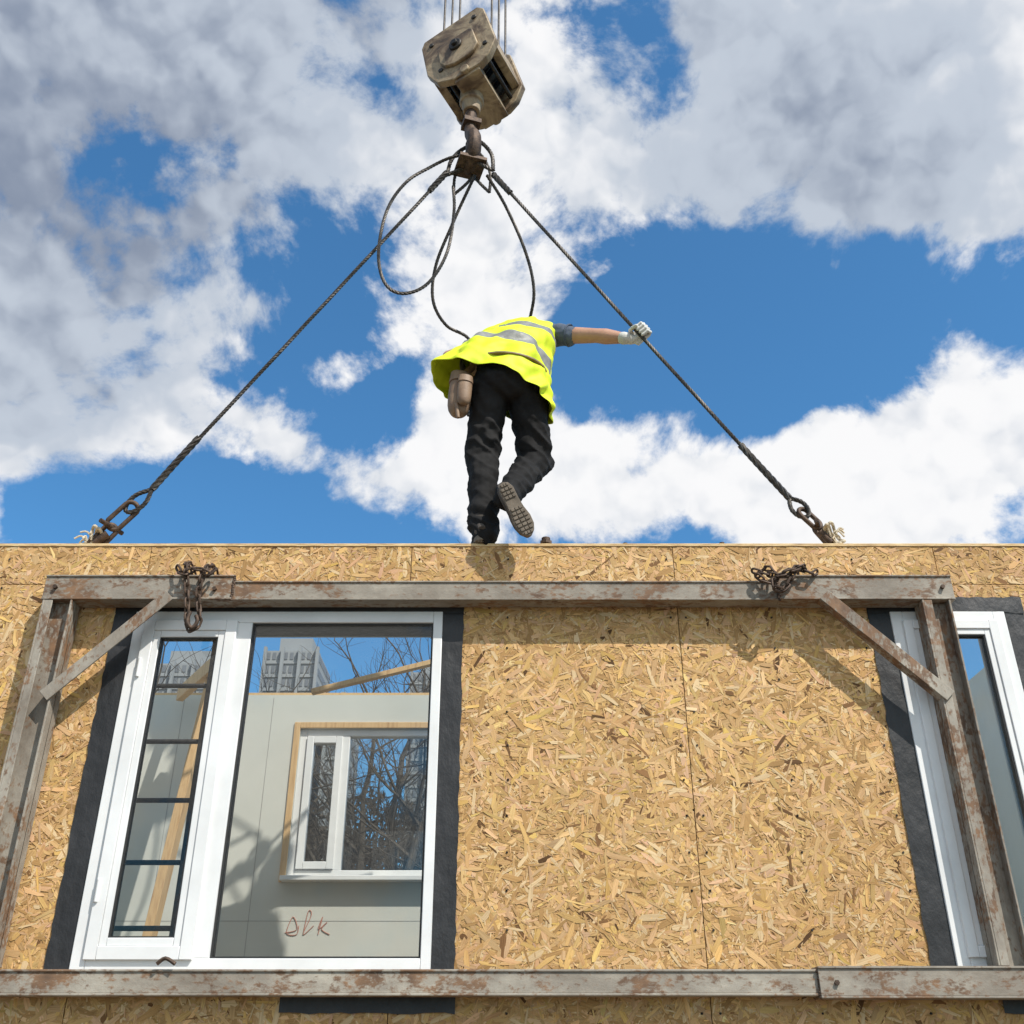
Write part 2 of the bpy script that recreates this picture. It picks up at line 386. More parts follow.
# ------------------------------------------------------------------ steel frame
sf=empty('steel_transport_frame',(0,-.07,1.85))
a=MB(); b2=MB()
def chan_h(m,x0,x1,z0,z1,yf,yb):
    m.box(x0,x1,yf,yf+.008,z0+.009,z1-.009); m.box(x0,x1,yf-.006,yb,z0,z0+.0088); m.box(x0,x1,yf-.006,yb,z1-.0088,z1)
chan_h(a,-1.34,1.28,3.492,3.588,-.105,-.022)
chan_h(a,-2.144,-1.28,3.490,3.612,-.118,-.022+.0); chan_h(a,1.22,2.02,3.490,3.612,-.118,-.022)
chan_h(a,-3.0,1.19,1.856,1.948,-.108,-.022); chan_h(a,1.17,3.0,1.846,1.958,-.124,-.022)
a.box(-2.144,-2.138,-.116,-.024,3.50,3.602); a.box(2.012,2.018,-.116,-.024,3.50,3.602)
for (x0,x1) in ((-2.135,-2.0),(1.865,1.995)):
    b2.box(x0,x1,-.075,-.067,1.96,3.489); b2.box(x0,x0+.0088,-.122,-.022,1.96,3.489); b2.box(x1-.0088,x1,-.122,-.022,1.96,3.489)
    b2.box(x0+.009,x0+.045,-.121,-.113,1.96,3.489); 
def angle(m,p0,p1,w):
    p0=V(p0);p1=V(p1);d=(p1-p0).normalized(); u=V((0,-1,0)); s=d.cross(u).normalized(); c=(p0+p1)/2; L=(p1-p0).length/2
    m.obox(c,(d,s,u),(L,w/2,.004)); m.obox(c+s*(w/2-.004)-u*(w/2),(d,s,u),(L,.004,w/2-.0045))
angle(b2,(-1.56,-.128,3.51),(-2.03,-.128,3.03),.058); angle(b2,(1.42,-.128,3.51),(1.90,-.128,3.03),.058)
a.obj('horizontal_members',M_fh,sf,.002); b2.obj('uprights_and_braces',M_fv,sf,.002)
d=MB()
for x,z in ((-2.09,3.55),(1.97,3.55),(-1.36,3.54),(1.24,3.54),(1.235,1.90)):
    d.cyl((x,-.134,z),(x,-.11,z),.010,6)
d.tube(catmull([(-1.36,-.13,1.965),(-1.33,-.13,1.985),(-1.29,-.13,1.965)],4),.008,6)
d.obj('bolts',M_chain,sf)
wl=MB()
for (x,z0,z1) in ((-1.28,3.49,3.61),(1.22,3.49,3.61),(1.172,1.85,1.955)):
    z=z0
    while z<z1: wl.sphere((x+random.uniform(-.003,.003),-.116,z),(.008,.006,.007),0,6,4); z+=.009
wl.obj('weld_beads',M_chain,sf)

def chain(mb,pts,L=.048,w=.017,r=.0055):
    pts=catmull(pts,10); D=[0]
    for p,q in zip(pts,pts[1:]): D.append(D[-1]+(q-p).length)
    pitch=L-2*r; n=int(D[-1]/pitch); j=0
    for i in range(n):
        d0=(i+.5)*pitch
        while j<len(D)-2 and D[j+1]<d0: j+=1
        c=pts[j].lerp(pts[j+1],(d0-D[j])/max(1e-9,D[j+1]-D[j])); T=(pts[j+1]-pts[j]).normalized()
        u=V((0,-1,0)); u=(u-T*u.dot(T)); u=u.normalized() if u.length>.1 else V((1,0,0)); s=T.cross(u)
        ang=(math.pi/4 if i%2 else -math.pi/4)+random.uniform(-.25,.25); q=u*math.cos(ang)+s*math.sin(ang)
        loop=[]
        for k in range(14):
            t_=2*math.pi*k/14; st=(L/2-w*.65)*(1 if math.cos(t_)>0 else -1)
            loop.append(c+T*(st+math.cos(t_)*(w*.65))+q*math.sin(t_)*w*.65)
        mb.tube(loop,r,6,0,closed=True)
cb=empty('binding_chain',(-1.46,-.14,3.6)); m=MB()
chain(m,[(-1.50,-.01,3.66),(-1.51,-.07,3.69),(-1.50,-.145,3.64),(-1.47,-.155,3.5),(-1.45,-.15,3.36),(-1.42,-.15,3.33),(-1.40,-.15,3.38),(-1.42,-.155,3.5),(-1.41,-.15,3.62),(-1.40,-.07,3.68),(-1.40,-.01,3.66)])
chain(m,[(-1.54,-.15,3.64),(-1.50,-.165,3.60),(-1.44,-.17,3.62),(-1.38,-.165,3.60),(-1.35,-.15,3.66)])
m.tube(catmull([(-1.44,-.165,3.41),(-1.445,-.17,3.36),(-1.42,-.17,3.33),(-1.40,-.17,3.36),(-1.41,-.17,3.39)],6),.009,8)
m.obj('chain_links',M_chain,cb)
cb2=empty('binding_chain',(1.27,-.14,3.6)); m=MB()
chain(m,[(1.12,-.145,3.60),(1.17,-.155,3.56),(1.24,-.16,3.60),(1.31,-.155,3.63),(1.38,-.145,3.61),(1.41,-.12,3.64)])
chain(m,[(1.15,-.04,3.64),(1.17,-.10,3.65),(1.20,-.15,3.62),(1.19,-.16,3.54),(1.23,-.165,3.52),(1.27,-.16,3.57),(1.30,-.15,3.63),(1.33,-.08,3.66),(1.35,-.03,3.63)])
chain(m,[(1.11,-.13,3.63),(1.20,-.165,3.59),(1.28,-.17,3.61),(1.36,-.15,3.65)])
m.obj('chain_links',M_chain,cb2)

# ------------------------------------------------------------------ crane hook block
hb=empty('crane_hook_block',(-.25,.13,7.3))
n=V((-.447,-.894,0)).normalized(); ta=math.radians(14)
h0=V((.894,-.447,0)); z_=V((0,0,1)); h=h0*math.cos(ta)+z_*math.sin(ta); uu=z_*math.cos(ta)-h0*math.sin(ta); up=z_
C=V((-.255,.17,7.42)); SC=1.06
m=MB()
cheek=[(-.22,.20),(-.19,.25),(.20,.27),(.235,.22),(.24,-.12),(.17,-.22),(.10,-.26),(-.08,-.26),(-.19,-.20),(-.235,-.08)]
cheek=[(p[0]*SC,p[1]*SC) for p in cheek]
for sgn in (1,-1):
    m.prism(cheek,C+n*.195*sgn,h,uu,n,.05); m.prism([(p[0]*.55,p[1]*.45-.04) for p in cheek],C+n*.232*sgn,h,uu,n,.024)
    m.cyl(C+n*.16*sgn,C+n*.260*sgn,.045,20,1); m.cyl(C+n*.24*sgn,C+n*.278*sgn,.025,6,1)
    for px_,pz in ((-.16,.18),(.17,.20),(-.15,-.12),(.18,-.12)):
        c=C+h*px_+uu*pz; m.cyl(c+n*.17*sgn,c+n*.23*sgn,.020,6,1)
m.obj('cheek_plates',[M_block,M_dark],hb,.006)
m=MB()
for o in (-.1,-.0,.1):
    c=C+n*o
    prof=[(-.030,.20),(-.022,.205),(-.012,.175),(.012,.175),(.022,.205),(.030,.20)]
    for q0,q1 in zip(prof,prof[1:]): m.tube([c+n*q0[0],c+n*q1[0]],[q0[1],q1[1]],36,0,cap=False,side=h)
    m.cyl(c-n*.028,c+n*.028,.19,36)
for px_,pz in ((-.18,.22),(.18,.22),(-.13,-.2),(.15,-.19)): m.cyl(C+h*px_+uu*pz-n*.2,C+h*px_+uu*pz+n*.2,.014,10)
m.obj('sheaves',M_dark,hb)
m=MB()
X_=C-uu*.25+h*.0
m.obox(X_,(h,n,uu),(.09,.205,.05)); m.cyl(X_-n*.235,X_+n*.235,.032,16)
m.obox(C+h*.205+uu*-.02,(h,n,uu),(.028,.168,.11)); m.obox(C-h*.205+uu*-.02,(h,n,uu),(.028,.168,.11))
H=V((-.26,.13,0))
m.tube([H+up*7.20,H+up*7.08,H+up*7.07,H+up*7.00],[.075,.080,.062,.055],18)
m.obj('crosshead',M_block,hb,.005)
m=MB(); hd=V((.30,-.95,0)).normalized()
hp=[(0,7.15,.042),(0,6.98,.045),(0,6.84,.047),(.035,6.76,.050),(.085,6.70,.052),(.10,6.63,.054),(.075,6.565,.056),(.02,6.535,.056),(-.05,6.56,.050),(-.095,6.61,.040),(-.105,6.665,.030),(-.095,6.71,.018)]
pts=catmull([H+hd*(p[0]-.01)+up*p[1] for p in hp],5); rr=catmull([(p[2],0,0) for p in hp],5)
m.tube(pts,[q.x for q in rr],14,0,rad2=[q.x*.85 for q in rr])
m.tube(catmull([H+hd*-.1+up*6.70,H+hd*-.05+up*6.80,H+hd*0+up*6.86],4),.009,6)
m.obox(H+up*6.89,(hd,hd.cross(up),up),(.05,.055,.018)); m.obox(H+up*6.515,(hd,hd.cross(up),up),(.09,.085,.012)); m.obj('hook',M_chain,hb,.004)
m=MB()
for o in (-.1,0,.1):
    for s in (-1,1):
        p=C+n*o+h*.19*s; q=p+V((0,0,34))+n*random.uniform(-.1,.1); m.tube([p,q],.0075,8)
m.obj('hoist_ropes',M_wire,hb)

# ------------------------------------------------------------------ slings
sl=empty('wire_rope_sling',(-.26,.12,6.5)); m=MB()
R=.0115
def straight(a,b,n=2): return [V(a).lerp(V(b),i/n) for i in range(n+1)]
Ls=V((-.40,.12,6.455)); Le=V((-1.835,.12,4.205)); Lm=V((-1.64,.12,4.52))
m.rope(straight(Ls,Le),R,4,.09); m.rope(straight(Lm,Le),.019,4,.16); m.rope(straight(Ls,Ls.lerp(Le,.07)),.020,4,.14)
Rs=V((-.115,.12,6.44)); Re=V((1.405,.12,4.155)); Rm=Rs.lerp(Re,.86)
m.rope(straight(Rs,Re),R,4,.09); m.rope(straight(Rm,Re),.019,4,.16); m.rope(straight(Rs,Rs.lerp(Re,.07)),.020,4,.14)
def eye(a,b,w,yo):
    a=V(a);b=V(b);d=(b-a); s=V((-d.z,0,d.x)).normalized()
    P=[b,a.lerp(b,.55)+s*w,a.lerp(b,.1)+s*w*.9,a-d*.12,a.lerp(b,.1)-s*w*.9,a.lerp(b,.55)-s*w,b]
    return [p+V((0,yo,0)) for p in catmull(P,6)]
m.rope(eye((-.245,.12,6.68),Ls,.055,.02),R*1.2,4,.09); m.rope(eye((-.245,.12,6.68),Rs,.055,-.03),R*1.2,4,.09)
m.rope(eye((-.245,.12,6.64),(-.36,.16,6.36),.05,.05),R*.95,4,.09); m.rope(eye((-.235,.12,6.66),(-.14,.16,6.38),.05,.05),R*.95,4,.09)
m.rope(eye((-1.93,.12,4.09),Le,.035,0),R*1.1,4,.09); m.rope(eye((1.475,.12,4.06),Re,.035,0),R*1.1,4,.09)
m.rope(catmull([(-.27,.11,6.60),(-.38,.10,6.56),(-.50,.10,6.48),(-.640,.08,6.33),(-.739,.06,6.079),(-.773,.08,5.765),(-.725,.1,5.553),(-.619,.12,5.494),(-.481,.14,5.59),(-.38,.15,5.841),(-.35,.15,6.16),(-.36,.14,6.36)],10),R*.95,4,.09)
m.rope(catmull([(-.229,.15,6.464),(-.367,.25,6.146),(-.463,.35,5.915),(-.479,.43,5.709),(-.400,.5,5.574),(-.268,.57,5.53),(-.20,.68,5.42),(-.245,.735,5.18),(-.25,.74,5.0)],10),R*.95,4,.09)
m.rope(catmull([(-.155,.15,6.464),(-.043,.22,6.282),(.079,.32,6.008),(.133,.4,5.762),(.103,.52,5.60),(.05,.76,5.46),(-.06,.84,5.30),(-.2,.77,5.20),(-.265,.73,5.07)],10),R*.95,4,.09)
m.obj('wire_ropes',M_wire,sl)
m=MB()
def closed_loop(a,b,w,r,y=0,seg=8):
    a=V(a);b=V(b);d=(b-a);L=d.length;d.normalize();s=V((-d.z,0,d.x)); c=(a+b)/2; P=[]
    for k in range(20):
        t_=2*math.pi*k/20; st=(L/2-w)*(1 if math.cos(t_)>0 else -1); P.append(c+d*(st+w*math.cos(t_))+(s*.9+V((0,.4,0)))*w*math.sin(t_)+V((0,y,0)))
    m.tube(P,r,seg,0,closed=True)
closed_loop((-1.90,.12,4.12),(-2.01,.12,3.985),.035,.012); closed_loop((-1.99,.12,4.0),(-2.09,.12,3.86),.03,.012,.01)
m.cyl((-2.03,.05,3.99),(-1.97,.19,3.99),.012,10); m.cyl((-2.01,.12,3.95),(-2.07,.12,3.90),.022,10)
closed_loop((1.45,.12,4.09),(1.535,.12,3.985),.032,.012); closed_loop((1.52,.12,4.0),(1.61,.12,3.86),.03,.012,.01)
m.cyl((1.50,.05,3.99),(1.56,.19,3.99),.012,10); m.cyl((1.53,.12,3.96),(1.58,.12,3.90),.022,10)
m.obox((-2.10,.12,3.84),((1,0,0),(0,1,0),(0,0,1)),(.05,.04,.008)); m.obox((1.62,.12,3.84),((1,0,0),(0,1,0),(0,0,1)),(.05,.04,.008))
m.obj('shackles',M_chain,sl)
m=MB()
for (cx,cz,sg) in ((-2.07,3.91,-1),(1.585,3.93,1)):
    for i in range(2):
        P=[(cx+.035*sg*math.cos(t_)+sg*.02*i,.12+.04*math.sin(2*t_),cz+.045*math.sin(t_)-.03*math.cos(t_)+.012*i) for t_ in [k*math.pi/5 for k in range(11)]]
        m.tube(catmull(P,3),.008,7)
    for i in range(6):
        p=V((cx+sg*random.uniform(-.01,.04),.10,cz+random.uniform(-.02,.03))); q=p+V((sg*random.uniform(-.03,.07),random.uniform(-.05,.03),random.uniform(-.06,.06)))
        m.tube(catmull([p,(p+q)/2+V((0,0,.02)),q],4),.005,5)
    for i in range(2): m.tube(catmull([(cx,.12+i*.02,cz),(cx+sg*.03,.11+i*.02,cz-.05),(cx+sg*(.06+.02*i),.10,WT+.01)],5),.011,7)
m.obj('fibre_lashings',M_rag,sl)

# ------------------------------------------------------------------ worker
wk=empty('construction_worker',(-.14,.05,WT))
def cloth(name,stops,scale,rough=.85,bs=220,spec=.2):
    return nmat(name,stops,scale,rough,bs=bs,bst=.35,bd=.002,spec=spec)
M_skin=nmat('skin',[(.3,(.42,.22,.14)),(.7,(.55,.31,.21))],9,.5,bs=120,bst=.15)
M_trs=cloth('black_trousers',[(.3,(.010,.0095,.0095)),(.7,(.026,.025,.025))],5,spec=.15)
M_shirt=cloth('grey_blue_shirt',[(.3,(.08,.10,.14)),(.7,(.13,.16,.21))],7)
M_hair=nmat('hair',[(.3,(.015,.01,.007)),(.7,(.05,.035,.022))],60,.6)
M_glove=cloth('work_glove',[(.3,(.50,.49,.45)),(.7,(.72,.71,.67))],20)
M_vest=nmat('hi_vis_vest',[(.3,(.60,.72,.02)),(.7,(.72,.84,.035))],6,.6,bs=260,bst=.3,bd=.002,spec=.3)
M_refl=nmat('reflective_tape',[(.3,(.16,.16,.15)),(.7,(.26,.26,.24))],30,.5,.0)
M_leather=nmat('leather',[(.3,(.15,.09,.055)),(.7,(.32,.21,.13))],12,.6,bs=90)
M_shoe=nmat('shoe_suede',[(.3,(.05,.04,.032)),(.7,(.10,.08,.065))],18,.8)
M_sole=nmat('rubber_sole',[(.3,(.10,.08,.06)),(.7,(.26,.21,.16))],14,.85,bs=60)
SHL=V((-.15,.34,5.29)); SHR=V((.20,.34,5.37))
ELR=V((.48,.20,5.255)); WRR=V((.640,.155,5.200)); ELL=V((-.37,.46,5.30)); WRL=V((-.27,.66,5.22))
HL=V((-.11,.05,4.80)); KL=V((-.156,.11,4.375)); AL=V((-.135,.02,3.895))
HR=V((.075,.05,4.80)); KR=V((.120,.17,4.40)); AR=V((-.03,-.09,4.04))
HC=V((.04,.57,5.39)); NK=V((.03,.37,5.39))
Fd=V((-.1,.6,-.79)).normalized(); Hs=V((1,0,0)); Hs=(Hs-Fd*Hs.dot(Fd)).normalized(); Hu=Hs.cross(Fd).normalized()
m=MB()
tp=[(-.02,.05,4.74),(-.02,.05,4.84),(-.015,.09,4.95),(-.005,.15,5.07),(.015,.25,5.22),(.025,.33,5.34),(.03,.365,5.39)]
m.tube(catmull(tp,4),[v.x for v in catmull([(w,0,0) for w in (.15,.18,.165,.155,.175,.165,.07)],4)],26,0,side=(1,0,.15),rad2=[v.x for v in catmull([(w,0,0) for w in (.11,.135,.12,.115,.125,.10,.065)],4)])
m.sphere((-.02,.01,4.80),(.165,.12,.12))
m.limb([NK-V((0,.03,.05)),NK,NK.lerp(HC,.6)],[.075,.062,.058])
m.sphere(HC,(.078,.098,.105),axes=(Hs,Fd,Hu)); m.sphere(HC+Fd*.035-Hu*.06,(.058,.06,.06),axes=(Hs,Fd,Hu))
m.limb([HC+Fd*.095+Hu*.0,HC+Fd*.118-Hu*.03],[.010,.014]); m.sphere(HC+Fd*.085-Hu*.065,(.026,.014,.012),axes=(Hs,Fd,Hu))
for s in (-1,1): m.sphere(HC+Hs*.08*s-Hu*.01,(.012,.022,.034),axes=(Hs,Fd,Hu)); m.sphere(HC+Hs*.033*s+Fd*.088+Hu*.012,(.018,.014,.009),axes=(Hs,Fd,Hu))
m.limb([V((.05,.33,5.34)),SHR,SHR.lerp(ELR,.45)],[.085,.080,.066]); m.limb([SHR.lerp(ELR,.4),ELR.lerp(SHR,.1),ELR,ELR.lerp(WRR,.3),WRR],[.052,.044,.042,.046,.030])
m.limb([V((0,.33,5.32)),SHL,SHL.lerp(ELL,.45)],[.085,.080,.066]); m.limb([SHL.lerp(ELL,.4),ELL,ELL.lerp(WRL,.3),WRL],[.052,.044,.045,.028])
m.limb([HL,HL.lerp(KL,.5),KL,KL.lerp(AL,.35),AL.lerp(KL,.15),AL],[.108,.096,.084,.080,.070,.071])
m.limb([HR,HR.lerp(KR,.5),KR,KR.lerp(AR,.35),AR.lerp(KR,.15),AR.lerp(KR,.04)],[.108,.099,.088,.082,.068,.066])
body=m.obj('body',[M_skin,M_trs,M_shirt,M_hair],wk)
def voxel(o,size,it=6):
    r=o.modifiers.new('r','REMESH'); r.mode='VOXEL'; r.voxel_size=size; r.use_smooth_shade=True
    s=o.modifiers.new('s','SMOOTH'); s.factor=.5; s.iterations=it
    dg=bpy.context.evaluated_depsgraph_get(); me=bpy.data.meshes.new_from_object(o.evaluated_get(dg)); mats=list(o.data.materials)
    o.modifiers.clear(); o.data=me; me.materials.clear()
    for q in mats: me.materials.append(q)
    return me
me=voxel(body,.0075,5)
segs=[(HL,KL,1,.1),(KL,AL,1,.08),(HR,KR,1,.1),(KR,AR,1,.08),(V((-.02,.05,4.72)),V((-.02,.07,4.93)),1,.16),(V((-.01,.12,5.0)),V((.02,.33,5.31)),2,.16),
 (SHR,SHR.lerp(ELR,.42),2,.07),(SHR.lerp(ELR,.58),ELR,0,.045),(ELR,WRR,0,.04),(SHL,SHL.lerp(ELL,.38),2,.07),(SHL.lerp(ELL,.58),ELL,0,.045),(ELL,WRL,0,.04),(NK+V((0,.02,.02)),HC,0,.06),(HC,HC,0,.1)]
def classify(P):
    best=np.full(len(P),1e9); mi=np.zeros(len(P),int)
    for a_,b_,k,r in segs:
        A=np.array(a_);B=np.array(b_);D=B-A;L=max(1e-9,(D@D)); t_=np.clip(((P-A)@D)/L,0,1); q=np.linalg.norm(P-(A+t_[:,None]*D),axis=1)/r
        u=q<best; best[u]=q[u]; mi[u]=k
    rel=P-np.array(HC); hair=(np.linalg.norm(rel,axis=1)<.125)&((rel@np.array(Hu)*.8-rel@np.array(Fd)*.6)>.018); mi[hair]=3
    return mi
nv=len(me.vertices); P=np.empty(nv*3); me.vertices.foreach_get('co',P); P=P.reshape(-1,3); Nn=np.empty(nv*3); me.vertices.foreach_get('normal',Nn); Nn=Nn.reshape(-1,3)
vm=classify(P); disp=np.zeros(nv)
for i in range(nv):
    if vm[i] in (1,2):
        p=V(P[i])
        g_=.35+.9*math.exp(-((p.z-4.40)/.11)**2)+.9*math.exp(-((p.z-3.98)/.10)**2)+.6*math.exp(-((p.z-4.76)/.07)**2)
        q=V((p.x*5+3*p.z,p.y*5,p.z*11+p.x*9)); w=noise.noise(q+V((noise.noise(p*8),0,0))*.8)
        disp[i]=.015*(1-abs(w)*2.6)*g_*(.6 if vm[i]==2 else 1)+.009*noise.noise(p*16)+.004*noise.noise(p*40)-.004
P2=P+Nn*disp[:,None]; me.vertices.foreach_set('co',P2.ravel()); me.update()
fc=np.empty(len(me.polygons)*3); me.polygons.foreach_get('center',fc); me.polygons.foreach_set('material_index',classify(fc.reshape(-1,3)).astype(np.int32))
me.polygons.foreach_set('use_smooth',[True]*len(me.polygons)); me.update()

# vest
Bt=V((0,-.874,.485)); Bh=V((0,-1,0))
K=[((.035,.385,5.405),(.075,0,.015),.065,Bt),((.03,.365,5.38),(.165,0,.035),.095,Bt),((.025,.33,5.32),(.222,0,.045),.120,Bt),((.01,.25,5.18),(.225,0,.03),.148,Bt),
   ((-.03,.17,5.04),(.24,0,-.01),.165,Bt),((-.065,.10,4.91),(.27,0,-.05),.17,(Bt+Bh)),((-.100,.05,4.775),(.325,0,-.09),.17,Bh)]
cs=catmull([k[0] for k in K],9); Ws=catmull([k[1] for k in K],9); bs_=catmull([V(k[3]).normalized()*k[2] for k in K],9)
vs=[];fs=[];fm=[]; SEG=120; n_=len(cs)
for i in range(n_):
    s=i/(n_-1)
    for k in range(SEG):
        t_=2*math.pi*k/SEG; c,sn=math.cos(t_),math.sin(t_)
        e=.82; cc=math.copysign(abs(c)**e,c); ss=math.copysign(abs(sn)**e,sn)
        p=cs[i]+Ws[i]*cc+bs_[i]*ss
        w=s**2
        p.x-= w*.015*max(0,c)**2
        p.z+= w*(.035*max(0,sn)-.03*max(0,-sn))-w*.06*max(0,c)
        out=(Ws[i]*cc+bs_[i]*ss).normalized()
        q=V((p.x*4+p.z*5,p.y*4,p.z*8-p.x*6))
        fold=.034*(.5-1.7*abs(noise.noise(q)))+.016*noise.noise(p*9)+.007*noise.noise(p*26)
        fold+= w*.010*math.sin(t_*7+2*math.sin(t_*3))
        p+=out*fold*(.6+.5*s)
        vs.append(p)
for i in range(n_-1):
    s=i/(n_-1); mi=1 if (.44<s<.51 or .66<s<.73) else 0
    for k in range(SEG): l_=(k+1)%SEG; fs.append((i*SEG+k,i*SEG+l_,(i+1)*SEG+l_,(i+1)*SEG+k)); fm.append(mi)
m=MB(); m.add(vs,fs); m.m=fm
vest=m.obj('hi_vis_vest',[M_vest,M_refl,M_vest],wk)
so=vest.modifiers.new('sol','SOLIDIFY'); so.thickness=.004; so.offset=1
su=vest.modifiers.new('sub','SUBSURF'); su.levels=1; su.render_levels=1

m=MB()
for a_,b_,r in ((SHR,ELR,.070),(SHL,ELL,.070)):
    d_=(b_-a_).normalized(); c=a_.lerp(b_,.46); s=d_.cross(V((0,0,1))).normalized(); u=s.cross(d_)
    m.tube([c+(s*math.cos(t_)+u*math.sin(t_))*(r-.008) for t_ in [k*math.pi/9 for k in range(18)]],.006,6,0,closed=True)
m.obj('sleeve_hems',M_shirt,wk)
m=MB(); P=[]
for k in range(30):
    t_=2*math.pi*k/30; P.append(V((-.02+.190*math.cos(t_),.055+.148*math.sin(t_),4.90-.02*math.cos(t_))))
m.tube(P,.008,6,0,closed=True,side=(0,0,1),rad2=.022)
def pouch(c,w,dp,hh,ang,lean=0):
    ax=V((math.cos(ang),math.sin(ang),0)); c=V(c); L_=V((lean,0,0))
    pts=[c+V((0,0,hh/2)),c+V((0,0,hh*.2))+L_*.3,c-V((0,0,hh*.3))+L_*.8,c-V((0,0,hh*.47))+L_,c-V((0,0,hh*.5))+L_]
    m.tube(catmull(pts,3),[v.x for v in catmull([(w*q,0,0) for q in (.9,1,.95,.6,.3)],3)],20,0,side=ax,rad2=[v.x for v in catmull([(dp*q,0,0) for q in (.8,1,1,.7,.3)],3)])
    m.tube([c+V((0,0,hh*.52)),c+V((0,0,hh*.28))+L_*.25],[w*1.03,w*1.08],20,0,side=ax,rad2=[dp*.9,dp*1.15])
pouch((-.262,.0,4.70),.062,.050,.25,.5,-.02); pouch((-.240,-.06,4.69),.038,.028,.17,.3,-.01)
m.cyl((-.285,-.05,4.62),(-.275,-.05,4.53),.010,8); m.cyl((-.30,-.02,4.80),(-.31,-.02,4.66),.007,8)
m.tube([(-.21,.02,4.90),(-.25,.0,4.84)],.02,8)
m.obj('tool_belt',M_leather,wk)

def shoe(name,heel,T,U,Lg=.295):
    T=V(T).normalized(); U=V(U); U=(U-T*U.dot(T)).normalized(); S=T.cross(U); heel=V(heel)
    prof=[(0,.0),(.01,.022),(.04,.036),(.10,.034),(.15,.037),(.20,.047),(.245,.044),(.275,.030),(.292,.010),(.295,0)]
    left=[(x,w) for x,w in prof]; right=[(x,-w) for x,w in prof[-2:0:-1]]
    m=MB(); m.prism(left+right,heel+U*.013,T,S,U,.026,1)
    for i in range(13):
        x=.018+i*.0215
        if .095<x<.135: continue
        w=np.interp(x,[p[0] for p in prof],[p[1] for p in prof])-.006
        for s in (-1,0,1): m.obox(heel+T*x-U*.002+S*w*.66*s,(T,S,U),(.0075,w*.28,.0038),1)
    X=[.004,.02,.06,.10,.14,.18,.22,.26,.285]; W=[.022,.034,.037,.036,.038,.045,.046,.036,.015]; Hh=[.05,.085,.095,.09,.075,.058,.048,.04,.03]
    pts=[heel+T*x+U*(.024+h_/2-.006) for x,h_ in zip(X,Hh)]
    m.tube(pts,[w for w in W],18,0,side=S,rad2=[h_/2+.006 for h_ in Hh])
    m.tube([heel+T*.055+U*.07,heel+T*.05+U*.14],[.043,.048],18,0)
    for i in range(4): m.tube([heel+T*(.10+.022*i)+U*(.125-.013*i)-S*.025,heel+T*(.105+.022*i)+U*(.133-.013*i),heel+T*(.10+.022*i)+U*(.125-.013*i)+S*.025],.004,6,1)
    o=m.obj(name,[M_shoe,M_sole],wk,.002); return o
shoe('shoe_standing',(-.145,-.035,WT+.010),(-.12,1,0),(0,0,1))
Tt=V((.447,.184,-.875)).normalized(); Uu=V((-.083,.98,.163)); Uu=(Uu-Tt*Uu.dot(Tt)).normalized()
shoe('shoe_lifted',AR-Uu*.09-Tt*.05,Tt,Uu)

def hand_grip(name,C_,r,a_,wr,flip=1):
    r=V(r).normalized(); a_=V(a_).normalized(); f=(a_-r*a_.dot(r)).normalized(); n=r.cross(f)*flip; C_=V(C_)
    W=lambda x,y,z: C_+f*x+n*y+r*z
    m=MB()
    m.limb([W(-.035,.030,0),W(.0,.030,0),W(.03,.030,0)],[.022,.024,.020])
    m.obox(W(-.002,.031,0),(f,n,r),(.040,.014,.038)); 
    for o in (-.03,.03): m.limb([W(-.036,.031,o*.75),W(.04,.030,o)],[.014,.013])
    lens=[.92,1.0,.96,.80]
    for i,o in enumerate((-.032,-.0108,.0108,.032)):
        k=lens[i]; m.limb([W(.036,.030,o),W(.036+.022*k,.016,o*1.02),W(.036+.010*k,-.020*k,o),W(.008,-.026*k,o*.97)],[.0105,.0100,.0095,.0085],seg=10)
    m.limb([W(-.028,.026,-.030),W(-.024,.0,-.048),W(-.008,-.022,-.040),W(.014,-.034,-.030)],[.015,.012,.0115,.010],seg=10)
    wr=V(wr); m.limb([W(-.03,.030,0),W(-.045,.030,0).lerp(wr,.4),wr],[.026,.027,.031])
    m.limb([wr,wr+(wr-W(-.03,.03,0)).normalized()*.018],[.034,.036])
    o=m.obj(name,[M_glove],wk); me=voxel(o,.0028,3); me.polygons.foreach_set('use_smooth',[True]*len(me.polygons)); return o
rd=(Re-Rs).normalized(); tt=(.705-Rs.x)/(Re.x-Rs.x); GC=Rs.lerp(Re,tt)
hand_grip('glove_right',GC,rd,WRR-ELR,WRR,-1)
hand_grip('glove_left',(-.25,.735,5.18),(0,.1,-1),WRL-ELL,WRL,1)

# ------------------------------------------------------------------ surroundings
g=MB(); N_=60; vs=[];fs=[]
ax=np.sign(np.linspace(-1,1,N_+1))*np.abs(np.linspace(-1,1,N_+1))**3*3000
for j in range(N_+1):
    for i in range(N_+1):
        x,y=ax[i],ax[j]; z=.12*noise.noise(V((x*.2,y*.2,0))) if abs(x)<60 and abs(y)<60 else 0
        vs.append((x,y,z-.05))
for j in range(N_):
    for i in range(N_): a0=j*(N_+1)+i; fs.append((a0,a0+1,a0+N_+2,a0+N_+1))
g.add(vs,fs); g.obj('ground',M_ground)

